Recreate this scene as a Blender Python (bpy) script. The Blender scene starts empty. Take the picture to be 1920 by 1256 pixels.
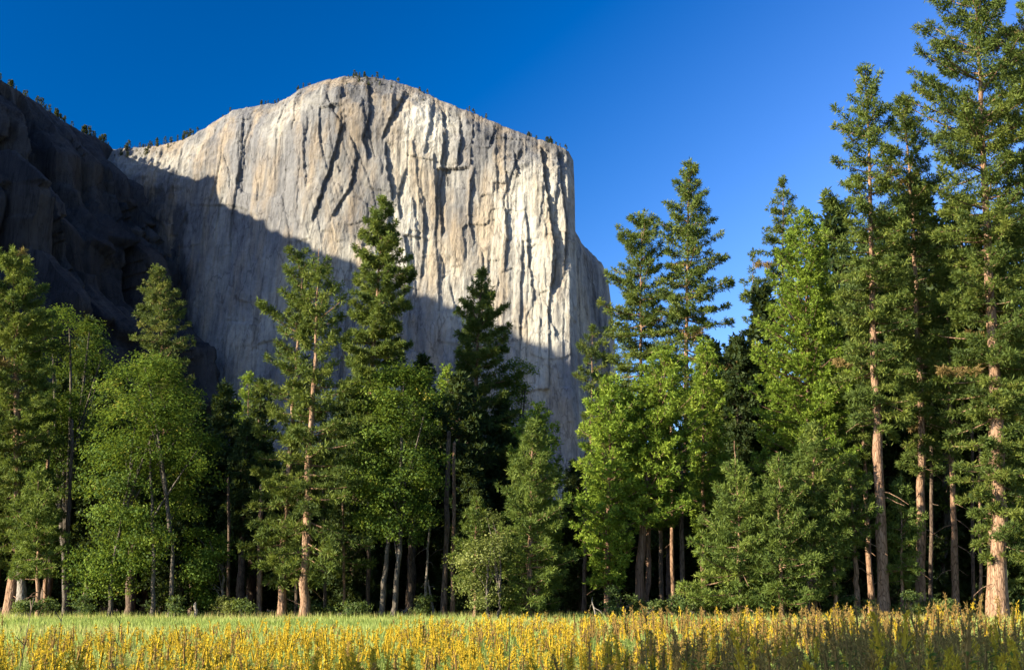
import bpy, math, random
import numpy as np

# ------------------------------------------------------------------ camera, sky, sun
scene = bpy.context.scene
F, CX, CY, HY, EYE = 2400.0, 960.0, 628.0, 1121.0, 1.6
TH = math.atan((HY - CY) / F)
cam_data = bpy.data.cameras.new('camera')
cam = bpy.data.objects.new('camera', cam_data)
scene.collection.objects.link(cam)
cam_data.sensor_fit = 'HORIZONTAL'
cam_data.sensor_width = 36.0
cam_data.lens = 36.0 * F / 1920.0
cam_data.clip_start = 0.1
cam_data.clip_end = 30000.0
cam.location = (0, 0, EYE)
cam.rotation_euler = (math.pi / 2 + TH, 0, 0)
scene.camera = cam

SUN_AZ, SUN_EL = math.radians(27), math.radians(22)      # sun stands to the west, a little behind the camera
SUN = np.array([-math.cos(SUN_AZ) * math.cos(SUN_EL), -math.sin(SUN_AZ) * math.cos(SUN_EL), math.sin(SUN_EL)])
world = bpy.data.worlds.new('World')
scene.world = world
world.use_nodes = True
nt = world.node_tree
sky = nt.nodes.new('ShaderNodeTexSky')
sky.sky_type = 'NISHITA'
sky.sun_disc = False
sky.sun_elevation = SUN_EL
sky.sun_rotation = math.atan2(SUN[0], SUN[1]) % (2 * math.pi)
sky.altitude = 1200
sky.air_density = 1.0
sky.dust_density = 0.15
sky.ozone_density = 2.5
# light of a clear sky is polarised at right angles to the sun: seen through the filter it deepens there
tc = nt.nodes.new('ShaderNodeTexCoord')
dot = nt.nodes.new('ShaderNodeVectorMath'); dot.operation = 'DOT_PRODUCT'
dot.inputs[1].default_value = tuple(SUN)
nt.links.new(tc.outputs['Generated'], dot.inputs[0])
def wm(op, a, b):
    n = nt.nodes.new('ShaderNodeMath'); n.operation = op
    for i, v in enumerate((a, b)):
        if isinstance(v, (int, float)): n.inputs[i].default_value = v
        else: nt.links.new(v, n.inputs[i])
    return n.outputs[0]
d2 = wm('MULTIPLY', dot.outputs['Value'], dot.outputs['Value'])
pol = wm('DIVIDE', wm('SUBTRACT', 1.0, d2), wm('ADD', 1.0, d2))
fac = wm('SUBTRACT', 1.0, wm('MULTIPLY', pol, 0.70))
hsv = nt.nodes.new('ShaderNodeHueSaturation')
nt.links.new(wm('ADD', wm('MULTIPLY', pol, 0.58), 0.92), hsv.inputs['Saturation'])
hsv.inputs['Hue'].default_value = 0.516
nt.links.new(sky.outputs[0], hsv.inputs['Color'])
mul = nt.nodes.new('ShaderNodeVectorMath'); mul.operation = 'SCALE'
nt.links.new(hsv.outputs[0], mul.inputs[0]); nt.links.new(fac, mul.inputs['Scale'])
bg = nt.nodes['Background']
bg.inputs['Strength'].default_value = 0.15
nt.links.new(mul.outputs[0], bg.inputs['Color'])

sun_data = bpy.data.lights.new('sun', 'SUN')
sun_data.energy = 5.0
sun_data.angle = math.radians(0.53)
sun_data.color = (1.0, 0.89, 0.70)
sun_ob = bpy.data.objects.new('sun', sun_data)
scene.collection.objects.link(sun_ob)
from mathutils import Vector
sun_ob.rotation_euler = Vector(tuple(SUN)).to_track_quat('Z', 'Y').to_euler()
vs = scene.view_settings
vs.view_transform = 'Standard'; vs.look = 'None'; vs.exposure = 1.7; vs.gamma = 1.0; vs.use_curve_mapping = False
scene.cycles.max_bounces = 5
scene.cycles.diffuse_bounces = 2
scene.cycles.transmission_bounces = 3
scene.cycles.use_denoising = True

# ------------------------------------------------------------------ helpers
C = scene.collection
def P(px, py, Y):
    """photo pixel + depth -> point in metres"""
    x = (px - CX) / F; y = (CY - py) / F
    dy = math.cos(TH) - y * math.sin(TH); dz = math.sin(TH) + y * math.cos(TH)
    s = Y / dy
    return np.array([x * s, Y, EYE + dz * s])
def PX(px, py, Y): return P(px, py, Y)[0]
def PZ(py, Y): return P(CX, py, Y)[2]

def mesh_from(name, verts, faces_flat, face_size, tint=None, smooth=False):
    """verts (N,3); faces_flat: int array, each face face_size corners; tint: one number per face"""
    verts = np.ascontiguousarray(verts, dtype=np.float32)
    faces_flat = np.ascontiguousarray(faces_flat, dtype=np.int32).ravel()
    nf = len(faces_flat) // face_size
    me = bpy.data.meshes.new(name)
    me.vertices.add(len(verts)); me.vertices.foreach_set('co', verts.ravel())
    me.loops.add(len(faces_flat)); me.loops.foreach_set('vertex_index', faces_flat)
    me.polygons.add(nf)
    me.polygons.foreach_set('loop_start', np.arange(0, nf * face_size, face_size, dtype=np.int32))
    try: me.polygons.foreach_set('loop_total', np.full(nf, face_size, dtype=np.int32))
    except Exception: pass
    if smooth: me.polygons.foreach_set('use_smooth', np.ones(nf, dtype=bool))
    if tint is not None:
        a = me.attributes.new('tint', 'FLOAT', 'FACE')
        a.data.foreach_set('value', np.ascontiguousarray(tint, dtype=np.float32))
    me.update(calc_edges=True)
    return me
def link(name, me, mat, parent=None, loc=(0, 0, 0)):
    o = bpy.data.objects.new(name, me)
    if me is not None and mat is not None and len(me.materials) == 0: me.materials.append(mat)
    C.objects.link(o); o.location = loc
    if parent is not None: o.parent = parent
    return o
def tag(o, label=None, cat=None, group=None, kind=None):
    if label: o['label'] = label
    if cat: o['category'] = cat
    if group: o['group'] = group
    if kind: o['kind'] = kind
    return o

def hash2(ix, iy, seed):
    h = (ix.astype(np.int64) * 374761393 + iy.astype(np.int64) * 668265263 + seed * 974634777) & 0xFFFFFFFF
    h = ((h ^ (h >> 13)) * 1274126177) & 0xFFFFFFFF
    h = ((h ^ (h >> 16)) * 2246822519) & 0xFFFFFFFF
    return ((h ^ (h >> 15)) & 0xFFFFFF) / float(0xFFFFFF)
def vn(x, y, seed=0):
    x = np.asarray(x, float); y = np.asarray(y, float)
    ix = np.floor(x); iy = np.floor(y); fx = x - ix; fy = y - iy
    fx = fx * fx * fx * (fx * (fx * 6 - 15) + 10); fy = fy * fy * fy * (fy * (fy * 6 - 15) + 10)
    a = hash2(ix, iy, seed); b = hash2(ix + 1, iy, seed); c = hash2(ix, iy + 1, seed); d = hash2(ix + 1, iy + 1, seed)
    return (a + (b - a) * fx) * (1 - fy) + (c + (d - c) * fx) * fy
def fbm(x, y, seed=0, n=4):
    s = 0; amp = .5
    for i in range(n):
        s = s + amp * vn(x * 2 ** i, y * 2 ** i, seed + 17 * i); amp *= .5
    return s
def ridged(x, y, seed=0, n=3):
    s = 0; amp = .5
    for i in range(n):
        s = s + amp * (1 - np.abs(2 * vn(x * 2 ** i, y * 2 ** i, seed + 31 * i) - 1)); amp *= .5
    return s

# ------------------------------------------------------------------ materials
def new_mat(name):
    m = bpy.data.materials.new(name); m.use_nodes = True
    t = m.node_tree; t.nodes.clear()
    out = t.nodes.new('ShaderNodeOutputMaterial')
    return m, t, out
def nd(t, typ, **kw):
    n = t.nodes.new(typ)
    for k, v in kw.items(): setattr(n, k, v)
    return n
def ramp(t, src, stops):
    r = t.nodes.new('ShaderNodeValToRGB')
    e = r.color_ramp.elements
    while len(e) < len(stops): e.new(0.5)
    for i, (p, c) in enumerate(stops): e[i].position = p; e[i].color = (*c, 1)
    t.links.new(src, r.inputs[0])
    return r.outputs[0]
def mixc(t, fac, a, b, mode='MIX'):
    n = t.nodes.new('ShaderNodeMix'); n.data_type = 'RGBA'; n.blend_type = mode
    for sock, v in ((n.inputs[0], fac), (n.inputs[6], a), (n.inputs[7], b)):
        if isinstance(v, (int, float)): sock.default_value = v
        elif isinstance(v, tuple): sock.default_value = (*v, 1)
        else: t.links.new(v, sock)
    return n.outputs[2]
def noise(t, vec, scale, detail=4, rough=.55):
    n = t.nodes.new('ShaderNodeTexNoise'); n.inputs['Scale'].default_value = scale
    n.inputs['Detail'].default_value = detail; n.inputs['Roughness'].default_value = rough
    if vec is not None: t.links.new(vec, n.inputs['Vector'])
    return n.outputs['Fac']
def mapped(t, scale, coord='Object', rot=(0, 0, 0)):
    c = t.nodes.new('ShaderNodeTexCoord'); m = t.nodes.new('ShaderNodeMapping')
    m.inputs['Scale'].default_value = scale; m.inputs['Rotation'].default_value = rot
    t.links.new(c.outputs[coord], m.inputs['Vector'])
    return m.outputs[0]

def leaf_mat(name, stops, trans=.3, gloss=.015, vary=.12):
    m, t, out = new_mat(name)
    a = nd(t, 'ShaderNodeAttribute', attribute_name='tint')
    col = ramp(t, a.outputs['Fac'], stops)
    oi = nd(t, 'ShaderNodeObjectInfo')
    h = nd(t, 'ShaderNodeHueSaturation')
    mr = nd(t, 'ShaderNodeMapRange'); mr.inputs['To Min'].default_value = 1 - vary; mr.inputs['To Max'].default_value = 1 + vary
    t.links.new(oi.outputs['Random'], mr.inputs['Value'])
    t.links.new(mr.outputs[0], h.inputs['Value']); t.links.new(col, h.inputs['Color'])
    col = h.outputs[0]
    d = nd(t, 'ShaderNodeBsdfDiffuse'); tr = nd(t, 'ShaderNodeBsdfTranslucent'); g = nd(t, 'ShaderNodeBsdfGlossy')
    g.inputs['Roughness'].default_value = .6; g.inputs['Color'].default_value = (.6, .65, .5, 1)
    t.links.new(col, d.inputs['Color'])
    t.links.new(mixc(t, .5, col, (.30, .38, .04), 'MIX'), tr.inputs['Color'])
    m1 = nd(t, 'ShaderNodeMixShader'); m1.inputs[0].default_value = trans
    t.links.new(d.outputs[0], m1.inputs[1]); t.links.new(tr.outputs[0], m1.inputs[2])
    m2 = nd(t, 'ShaderNodeMixShader'); m2.inputs[0].default_value = gloss
    t.links.new(m1.outputs[0], m2.inputs[1]); t.links.new(g.outputs[0], m2.inputs[2])
    t.links.new(m2.outputs[0], out.inputs[0])
    return m
def bark_mat(name, c0, c1, c2, sc=(5, 5, 1.1)):
    m, t, out = new_mat(name)
    v = mapped(t, sc)
    n1 = noise(t, v, 1.0, 5, .65)
    vo = nd(t, 'ShaderNodeTexVoronoi', feature='DISTANCE_TO_EDGE'); vo.inputs['Scale'].default_value = 1.3
    t.links.new(v, vo.inputs['Vector'])
    col = ramp(t, n1, [(.3, c0), (.5, c1), (.72, c2)])
    crack = ramp(t, vo.outputs['Distance'], [(0, (.25, .22, .2)), (.12, (1, 1, 1))])
    col = mixc(t, .85, col, crack, 'MULTIPLY')
    b = nd(t, 'ShaderNodeBsdfPrincipled'); b.inputs['Roughness'].default_value = .95
    b.inputs['Specular IOR Level'].default_value = .1
    t.links.new(col, b.inputs['Base Color'])
    bp = nd(t, 'ShaderNodeBump'); bp.inputs['Strength'].default_value = .7; bp.inputs['Distance'].default_value = .08
    mx = nd(t, 'ShaderNodeMath', operation='ADD'); t.links.new(n1, mx.inputs[0]); t.links.new(vo.outputs['Distance'], mx.inputs[1])
    t.links.new(mx.outputs[0], bp.inputs['Height']); t.links.new(bp.outputs[0], b.inputs['Normal'])
    t.links.new(b.outputs[0], out.inputs[0])
    return m
M = {}
M['pine'] = leaf_mat('pine_needles', [(0, (0.035, 0.054, 0.016)), (.45, (0.078, 0.110, 0.022)), (.9, (0.143, 0.161, 0.028)), (1, (0.184, 0.121, 0.044))], .22)
M['young'] = leaf_mat('young_pine_needles', [(0, (0.044, 0.069, 0.016)), (.5, (0.092, 0.130, 0.025)), (1, (0.162, 0.194, 0.035))], .25)
M['fir'] = leaf_mat('fir_needles', [(0, (0.036, 0.060, 0.021)), (.5, (0.093, 0.118, 0.028)), (1, (0.186, 0.180, 0.042))], .2)
M['dark'] = leaf_mat('shade_conifer_needles', [(0, (.012, .024, .009)), (.5, (.028, .045, .014)), (1, (.052, .068, .018))], .18)  # needles darkened: shade of the wood put into their colour
M['cedar'] = leaf_mat('cedar_sprays', [(0, (0.058, 0.101, 0.014)), (.5, (0.150, 0.219, 0.024)), (1, (0.246, 0.302, 0.036))], .3)
M['oak'] = leaf_mat('oak_leaves', [(0, (0.030, 0.057, 0.010)), (.5, (0.083, 0.138, 0.017)), (.93, (0.169, 0.217, 0.026)), (1, (0.328, 0.277, 0.044))], .34, .015)
M['bush'] = leaf_mat('bush_leaves', [(0, (0.036, 0.063, 0.020)), (.5, (0.072, 0.105, 0.030)), (1, (0.132, 0.158, 0.040))], .3)
M['olive'] = leaf_mat('willow_leaves', [(0, (0.073, 0.087, 0.024)), (.5, (0.145, 0.162, 0.044)), (1, (0.230, 0.231, 0.066))], .3)
M['rim'] = leaf_mat('distant_pine_needles', [(0, (.03, .04, .015)), (1, (.09, .09, .03))], .1, .0)
M['bark'] = bark_mat('ponderosa_bark', (.13, .075, .045), (.27, .165, .10), (.38, .255, .165))
M['cedar_bark'] = bark_mat('cedar_bark', (.12, .065, .04), (.22, .13, .085), (.32, .21, .14), (9, 9, .5))
M['oak_bark'] = bark_mat('oak_bark', (.06, .05, .038), (.11, .093, .072), (.18, .16, .13))
M['dead'] = bark_mat('weathered_wood', (.17, .145, .115), (.26, .225, .18), (.36, .32, .26), (8, 8, .8))
M['dusk_bark'] = bark_mat('brown_bark', (.06, .045, .035), (.12, .085, .06), (.19, .14, .10))

def rock_mat(name, light, warm, grey, dark, warm_amt, dark_amt, patches=False):
    m, t, out = new_mat(name)
    streak = mapped(t, (1 / 16., 1 / 16., 1 / 210.))
    big = mapped(t, (1 / 120., 1 / 120., 1 / 230.))
    fine = mapped(t, (1 / 5., 1 / 5., 1 / 26.))
    grain = mapped(t, (1 / 9., 1 / 9., 1 / 9.))
    ns, nb, nf, ng = noise(t, streak, 1, 6, .6), noise(t, big, 1, 4, .55), noise(t, fine, 1, 5, .65), noise(t, grain, 1, 6, .7)
    c = mixc(t, ramp(t, nb, [(.42, (0, 0, 0)), (.60, (1, 1, 1))]), light, grey)
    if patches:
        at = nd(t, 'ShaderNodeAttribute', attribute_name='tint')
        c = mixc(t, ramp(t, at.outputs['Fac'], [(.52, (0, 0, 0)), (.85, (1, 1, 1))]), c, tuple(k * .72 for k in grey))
        c = mixc(t, ramp(t, at.outputs['Fac'], [(.90, (0, 0, 0)), (1, (1, 1, 1))]), c, tuple(k * .28 for k in grey))  # darkest tint, painted shade at the lower left of the wall
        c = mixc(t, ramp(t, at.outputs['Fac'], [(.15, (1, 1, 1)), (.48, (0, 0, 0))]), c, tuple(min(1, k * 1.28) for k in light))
    wv = noise(t, mapped(t, (1 / 40., 1 / 40., 1 / 170.), rot=(0, 0, .6)), 1, 4, .6)
    wf = nd(t, 'ShaderNodeMath', operation='MULTIPLY'); wf.inputs[1].default_value = warm_amt
    t.links.new(ramp(t, wv, [(.48, (0, 0, 0)), (.66, (1, 1, 1))]), wf.inputs[0])
    c = mixc(t, wf.outputs[0], c, warm)
    df = nd(t, 'ShaderNodeMath', operation='MULTIPLY'); df.inputs[1].default_value = dark_amt
    t.links.new(ramp(t, ns, [(.50, (0, 0, 0)), (.68, (1, 1, 1))]), df.inputs[0])
    c = mixc(t, df.outputs[0], c, dark)
    c = mixc(t, .55, c, ramp(t, nf, [(.3, (.55, .54, .53)), (.55, (1, 1, 1)), (.8, (1.12, 1.1, 1.06))]), 'MULTIPLY')
    c = mixc(t, .5, c, ramp(t, ng, [(.35, (.6, .6, .6)), (.55, (1, 1, 1))]), 'MULTIPLY')
    vc = nd(t, 'ShaderNodeTexVoronoi', feature='DISTANCE_TO_EDGE'); vc.inputs['Scale'].default_value = 1
    wn = nd(t, 'ShaderNodeVectorMath', operation='ADD'); wc = nd(t, 'ShaderNodeTexNoise'); wc.inputs['Scale'].default_value = 1.7; wc.inputs['Detail'].default_value = 4
    cm = mapped(t, (1 / 24., 1 / 24., 1 / 120.)); t.links.new(cm, wc.inputs['Vector']); t.links.new(cm, wn.inputs[0]); t.links.new(wc.outputs['Color'], wn.inputs[1]); t.links.new(wn.outputs[0], vc.inputs['Vector'])
    crack = ramp(t, vc.outputs['Distance'], [(0, (.42, .41, .42)), (.035, (1, 1, 1))])
    c = mixc(t, .75, c, crack, 'MULTIPLY')
    b = nd(t, 'ShaderNodeBsdfPrincipled'); b.inputs['Roughness'].default_value = .9
    b.inputs['Specular IOR Level'].default_value = .2
    t.links.new(c, b.inputs['Base Color'])
    s1 = nd(t, 'ShaderNodeMath', operation='ADD'); t.links.new(nf, s1.inputs[0]); t.links.new(ng, s1.inputs[1])
    bp = nd(t, 'ShaderNodeBump'); bp.inputs['Strength'].default_value = .6; bp.inputs['Distance'].default_value = 5.0
    t.links.new(s1.outputs[0], bp.inputs['Height']); t.links.new(bp.outputs[0], b.inputs['Normal'])
    t.links.new(b.outputs[0], out.inputs[0])
    return m
M['granite'] = rock_mat('granite', (.335, .317, .265), (.305, .232, .142), (.165, .163, .16), (.07, .069, .069), .6, .65, True)
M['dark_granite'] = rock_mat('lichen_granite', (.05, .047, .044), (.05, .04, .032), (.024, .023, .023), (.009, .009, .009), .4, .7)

def ground_mat(name, stops, sc):
    m, t, out = new_mat(name)
    n1 = noise(t, mapped(t, (sc, sc, sc)), 1, 6, .65)
    b = nd(t, 'ShaderNodeBsdfPrincipled'); b.inputs['Roughness'].default_value = 1
    b.inputs['Specular IOR Level'].default_value = .05
    t.links.new(ramp(t, n1, stops), b.inputs['Base Color'])
    bp = nd(t, 'ShaderNodeBump'); bp.inputs['Strength'].default_value = .6; bp.inputs['Distance'].default_value = .1
    t.links.new(n1, bp.inputs['Height']); t.links.new(bp.outputs[0], b.inputs['Normal'])
    t.links.new(b.outputs[0], out.inputs[0])
    return m
M['meadow'] = ground_mat('meadow_soil', [(.3, (.06, .06, .02)), (.55, (.12, .12, .04)), (.75, (.19, .16, .06))], .8)
M['litter'] = ground_mat('needle_litter', [(.3, (.035, .022, .014)), (.55, (.075, .048, .028)), (.75, (.13, .085, .05))], .9)
M['grass'] = leaf_mat('meadow_grass', [(0, (.12, .165, .035)), (.5, (.27, .335, .08)), (.8, (.38, .41, .12)), (1, (.40, .32, .12))], .4)
M['gold_leaf'] = leaf_mat('goldenrod_leaves', [(0, (.045, .085, .018)), (.5, (.10, .16, .03)), (1, (.17, .22, .05))], .35)
M['gold_flower'] = leaf_mat('goldenrod_bloom', [(0, (.33, .21, .025)), (.4, (.52, .345, .03)), (1, (.67, .48, .04))], .3, .0, .2)
M['faded_flower'] = leaf_mat('goldenrod_faded', [(0, (.15, .085, .03)), (.5, (.25, .155, .05)), (1, (.34, .23, .07))], .3, .0, .15)

# ------------------------------------------------------------------ terrain
def sheet(name, x0, x1, y0, y1, nx, ny, z, amp, mat, seed, label, cat):
    xs = np.linspace(x0, x1, nx); ys = np.linspace(y0, y1, ny)
    X, Y = np.meshgrid(xs, ys)
    Z = z + amp * (fbm(X / 9, Y / 9, seed, 3) - .45)
    v = np.stack([X, Y, Z], -1).reshape(-1, 3)
    return tag(link(name, mesh_from(name, v, grid_faces(ny, nx), 4, smooth=True), mat), label, cat, kind='structure')
def grid_faces(nr, nc, flip=False):
    i = np.arange(nr * nc).reshape(nr, nc)
    f = np.stack([i[:-1, :-1], i[:-1, 1:], i[1:, 1:], i[1:, :-1]], -1).reshape(-1, 4)
    return f[:, ::-1] if flip else f
g = mesh_from('ground', np.array([[-9000, -6000, -.12], [9000, -6000, -.12], [9000, 12000, -.12], [-9000, 12000, -.12]], float), [0, 1, 2, 3], 4)
tag(link('ground', g, M['litter']), 'valley floor stretching to the foot of the cliffs', 'ground', kind='structure')
sheet('meadow', -90, 90, -60, 99, 60, 60, 0, .10, M['meadow'], 5, 'flat meadow soil under the goldenrod and grass', 'meadow')
sheet('forest_floor', -90, 90, 97, 200, 60, 40, .03, .25, M['litter'], 6, 'brown needle litter under the shaded trees', 'forest floor')

# --- the great granite wall
rim = np.array([(180, 283), (215, 280), (250, 277), (290, 274), (340, 264), (385, 240), (415, 220), (440, 206), (480, 199), (520, 193), (545, 180), (565, 166), (610, 151),
                (650, 143), (700, 145), (740, 152), (780, 166), (830, 190), (880, 210), (940, 235), (1000, 258), (1050, 274), (1066, 284), (1075, 300)], float)
def rim_y(px): return np.interp(px, rim[:, 0], rim[:, 1])
YC = np.array([(180, 2305), (215, 2290), (400, 2215), (640, 2140), (760, 2118), (900, 2092), (1040, 2062), (1062, 2064), (1075, 2080)], float)
def wall_y(px): return np.interp(px, YC[:, 0], YC[:, 1])
def lean(t, px):
    k = 1 + .9 * np.exp(-((px - 620) / 170.) ** 2)          # the dome rounds back more than the prow
    low = 38 * k + 110 * np.clip((.86 - t) / .86, 0, 1) ** 1.25
    return np.where(t > .86, 38 * k * (1 - np.clip((t - .86) / .14, 0, 1) ** 2.2), low)
nc, nr = 570, 315
pxs = np.linspace(180, 1075, nc)
rimP = np.array([P(p, rim_y(p), wall_y(p)) for p in pxs])
rimP[:, 2] += 5 * (fbm(pxs / 7., pxs * 0, 3, 4) - .47)
T = np.concatenate([np.linspace(0, .3, 26)[:-1], np.linspace(.3, 1, nr - 25)])[:, None]
PXg = np.repeat(pxs[None, :], nr, 0)
Zg = T * rimP[None, :, 2]
Tg = np.repeat(T, nc, 1)
Xg = np.repeat(rimP[None, :, 0], nr, 0)
Yg = rimP[None, :, 1] - lean(Tg, PXg)
PYg = HY - (Zg - EYE) / 2120 * F * 1.04
PYg = rim_y(PXg) + (1 - Tg) * (HY - rim_y(PXg))
XM, ZM = Xg, Zg
warp = 26 * (fbm(XM / 90, ZM / 130, 11, 3) - .47)
def cells(X, Z, w, h, seed, tilt):
    ix = np.floor(X / w); hx = hash2(ix, ix * 0, seed); zz = Z / h + hx * 7; iz = np.floor(zz)
    q = hash2(ix, iz, seed + 1) - .5
    return q + tilt * (hash2(ix, iz, seed + 2) - .5) * (X / w - ix - .5) * 2 + .6 * tilt * (hash2(ix, iz, seed + 3) - .5) * (zz - iz - .5) * 2
w2 = 9 * (fbm(XM / 40, ZM / 90, 13, 3) - .47) + 2.5 * (fbm(XM / 9, ZM / 13, 14, 3) - .47)
sk = .22 * ZM * (fbm(XM / 300, ZM / 400, 16, 2) - .37)
D = 6 * cells(XM + w2 + sk, ZM + 2 * w2, 47, 260, 81, 1.0) + 2.6 * cells(XM + w2 + sk + 11, ZM + 3 * w2, 21, 130, 84, 1.1) + 1.2 * cells(XM + w2 - sk, ZM + 2 * w2, 9.5, 60, 87, 1.2)
D += 5 * (ridged((XM + warp) / 95, ZM / 520, 1, 2) - .5)
D += 2 * (ridged((XM + warp) / 38, ZM / 230, 2, 3) - .45)
D += 1.4 * (ridged((XM + 1.5 * warp) / 17, ZM / 75, 7, 3) - .45)
D += 2.0 * (fbm(XM / 9, ZM / 22, 4, 4) - .47)
rough = np.clip((Tg - .82) / .1, 0, 1)
D += rough * 10 * (fbm(XM / 16, ZM / 14, 9, 4) - .47)
smooth_left = np.clip(1 - np.abs(PXg - 500) / 130., 0, 1)
D *= 1 - .45 * smooth_left
# ledges and roofs
D += 3.5 * np.where(vn(XM / 55, ZM / 34 + XM / 160, 21) > .62, 1, 0) * vn(XM / 80, ZM / 60, 23)
feats = [([(655, 265), (640, 330), (622, 400), (608, 462)], 13, 45), ([(692, 170), (702, 240), (690, 290), (702, 335)], 15, 40),
         ([(668, 290), (682, 330), (672, 390), (640, 455)], 10, 32), ([(730, 300), (736, 350), (748, 415)], 13, 34),
         ([(762, 180), (745, 230), (724, 292)], 13, 40), ([(828, 212), (836, 262), (832, 330), (829, 400), (834, 475)], 13, 30),
         ([(862, 222), (866, 290), (860, 335)], 12, 24), ([(888, 360), (881, 430), (892, 490)], 8, 24),
         ([(930, 236), (918, 292)], 9, 26), ([(962, 296), (970, 345)], 9, 24), ([(770, 350), (756, 400), (762, 450)], 9, 26),
         ([(1012, 282), (1018, 340), (1029, 420), (1039, 500), (1030, 575)], 22, 26), ([(1046, 288), (1049, 350), (1058, 430), (1054, 530)], 19, 18),
         ([(575, 164), (562, 190)], 10, 20), ([(835, 515), (838, 560)], 9, 14), ([(945, 390), (952, 470), (945, 540)], 8, 24),
         ([(985, 420), (990, 520), (1000, 600)], 9, 20), ([(800, 400), (806, 480), (800, 560)], 8, 22), ([(590, 250), (586, 320), (594, 390)], 6, 30),
         ([(480, 240), (470, 300), (476, 350)], 6, 30), ([(620, 200), (636, 240), (655, 268)], 10, 30), ([(905, 500), (912, 580), (930, 640)], 7, 22)]
rg = np.random.default_rng(5)
for k in range(30):
    x0 = rg.uniform(430, 1060); y0 = rg.uniform(rim_y(x0) + 25, 620); ln = rg.uniform(40, 150); sl = rg.uniform(-.16, .16)
    feats.append(([(x0, y0), (x0 + sl * ln + rg.uniform(-5, 5), y0 + ln * .5), (x0 + 2 * sl * ln, y0 + ln)], rg.uniform(2.5, 8), rg.uniform(16, 50)))
for pts, dep, w in feats:
    dep *= .52; w *= .8
    pts = np.array(pts, float)
    xl = np.interp(PYg, pts[:, 1], pts[:, 0]) + 3.5 * (vn(PYg / 11, PYg * 0 + pts[0, 0], 3) - .5)
    y0, y1 = pts[0, 1], pts[-1, 1]
    tp = np.clip((PYg - y0 + 4) / 14, 0, 1) * np.clip((y1 + 4 - PYg) / 16, 0, 1)
    dx = PXg - xl
    D -= dep * tp * np.where(dx > 0, np.exp(-np.clip(dx, 0, None) / w), 0)
    D += .12 * dep * tp * np.where(dx <= 0, np.exp(np.clip(dx, None, 0) / (w * .5)), 0)
D *= np.clip((1 - Tg) / .03, 0, 1) ** .5
Yg = Yg - D
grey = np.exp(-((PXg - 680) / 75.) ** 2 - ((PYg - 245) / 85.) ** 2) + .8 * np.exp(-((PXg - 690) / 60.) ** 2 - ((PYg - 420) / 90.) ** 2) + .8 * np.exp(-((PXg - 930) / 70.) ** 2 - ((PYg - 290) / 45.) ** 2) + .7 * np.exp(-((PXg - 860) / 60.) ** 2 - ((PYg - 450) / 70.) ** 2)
grey += 1.3 * np.exp(-((PXg - 250) / 130.) ** 2) * np.clip((PYg - 320) / 120, 0, 1)  # darker rock at lower left, with shade put into its colour
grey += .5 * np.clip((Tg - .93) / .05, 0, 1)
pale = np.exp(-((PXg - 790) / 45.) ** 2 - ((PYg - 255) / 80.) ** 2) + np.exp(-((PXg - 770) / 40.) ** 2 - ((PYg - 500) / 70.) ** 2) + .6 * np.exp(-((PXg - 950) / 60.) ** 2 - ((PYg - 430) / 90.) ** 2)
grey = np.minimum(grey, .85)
grey = np.where((PXg < 470) & (PYg > 320), grey * 2.2, grey)  # lower-left shade painted more strongly into the rock colour
STAIN_SHADE = np.clip(.5 + .5 * (grey - pale) * (.4 + 1.2 * fbm(XM / 12, ZM / 55, 33, 4)), 0, 1)
V = np.stack([Xg, Yg, Zg], -1)
# crest runs back over a sloping summit and the east side closes the block
back = []
for dy, dz in ((25, 2), (70, 3), (160, 0), (320, -20), (600, -60)):
    r = V[-1].copy(); r[:, 1] += dy; r[:, 2] += dz + 6 * (fbm(r[:, 0] / 14, r[:, 1] / 14, 15, 3) - .47); back.append(r)
V = np.concatenate([V, np.array(back)], 0)
V_CLIFF = V.copy()
side = []
for dy, dx in ((14, 1.0), (40, 1.5), (110, 1.5), (260, 0)):
    s_ = V[:, -1].copy(); s_[:, 1] = np.maximum(s_[:, 1] + dy, s_[:, 1]); s_[:, 0] += dx; side.append(s_)
V = np.concatenate([V, np.stack(side, 1)], 1)
cl = link('cliff', mesh_from('cliff', V.reshape(-1, 3), grid_faces(V.shape[0], V.shape[1]), 4, smooth=False, tint=np.pad(STAIN_SHADE, ((0, V.shape[0] - nr), (0, V.shape[1] - nc)), mode='edge')[:-1, :-1].ravel()), M['granite'])
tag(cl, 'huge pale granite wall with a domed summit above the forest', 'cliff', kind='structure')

# --- lower shoulder behind the prow, in its shade
sh = np.array([(1040, 400), (1062, 415), (1078, 432), (1090, 455), (1103, 467), (1115, 481), (1128, 493), (1138, 511), (1143, 545), (1150, 600), (1154, 700)], float)
pp = np.linspace(1040, 1154, 130)
R = np.array([P(p, np.interp(p, sh[:, 0], sh[:, 1]), 2330 + (p - 1040) * 1.1) for p in pp])
R[:, 2] += 6 * (fbm(pp / 6, pp * 0, 8, 3) - .47)
rows = []
for t in np.linspace(0, 1, 90):
    r = R.copy(); r[:, 2] = R[:, 2] * t; r[:, 1] -= 120 * (1 - t) + 24 * ridged(R[:, 0] / 26 + .3 * t, r[:, 2] / 120, 41, 3) * min(1, (1 - t) * 30)
    rows.append(r)
for dy in (60, 250): r = R.copy(); r[:, 1] += dy; r[:, 2] -= dy * .1; rows.append(r)
rows = np.array(rows)
tag(link('cliff_shoulder', mesh_from('cliff_shoulder', rows.reshape(-1, 3), grid_faces(len(rows), len(pp)), 4, tint=np.full((len(rows) - 1) * (len(pp) - 1), .5)), M['granite']),
    'shaded granite shoulder stepping down behind the sheer prow', 'cliff', kind='structure')

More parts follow.
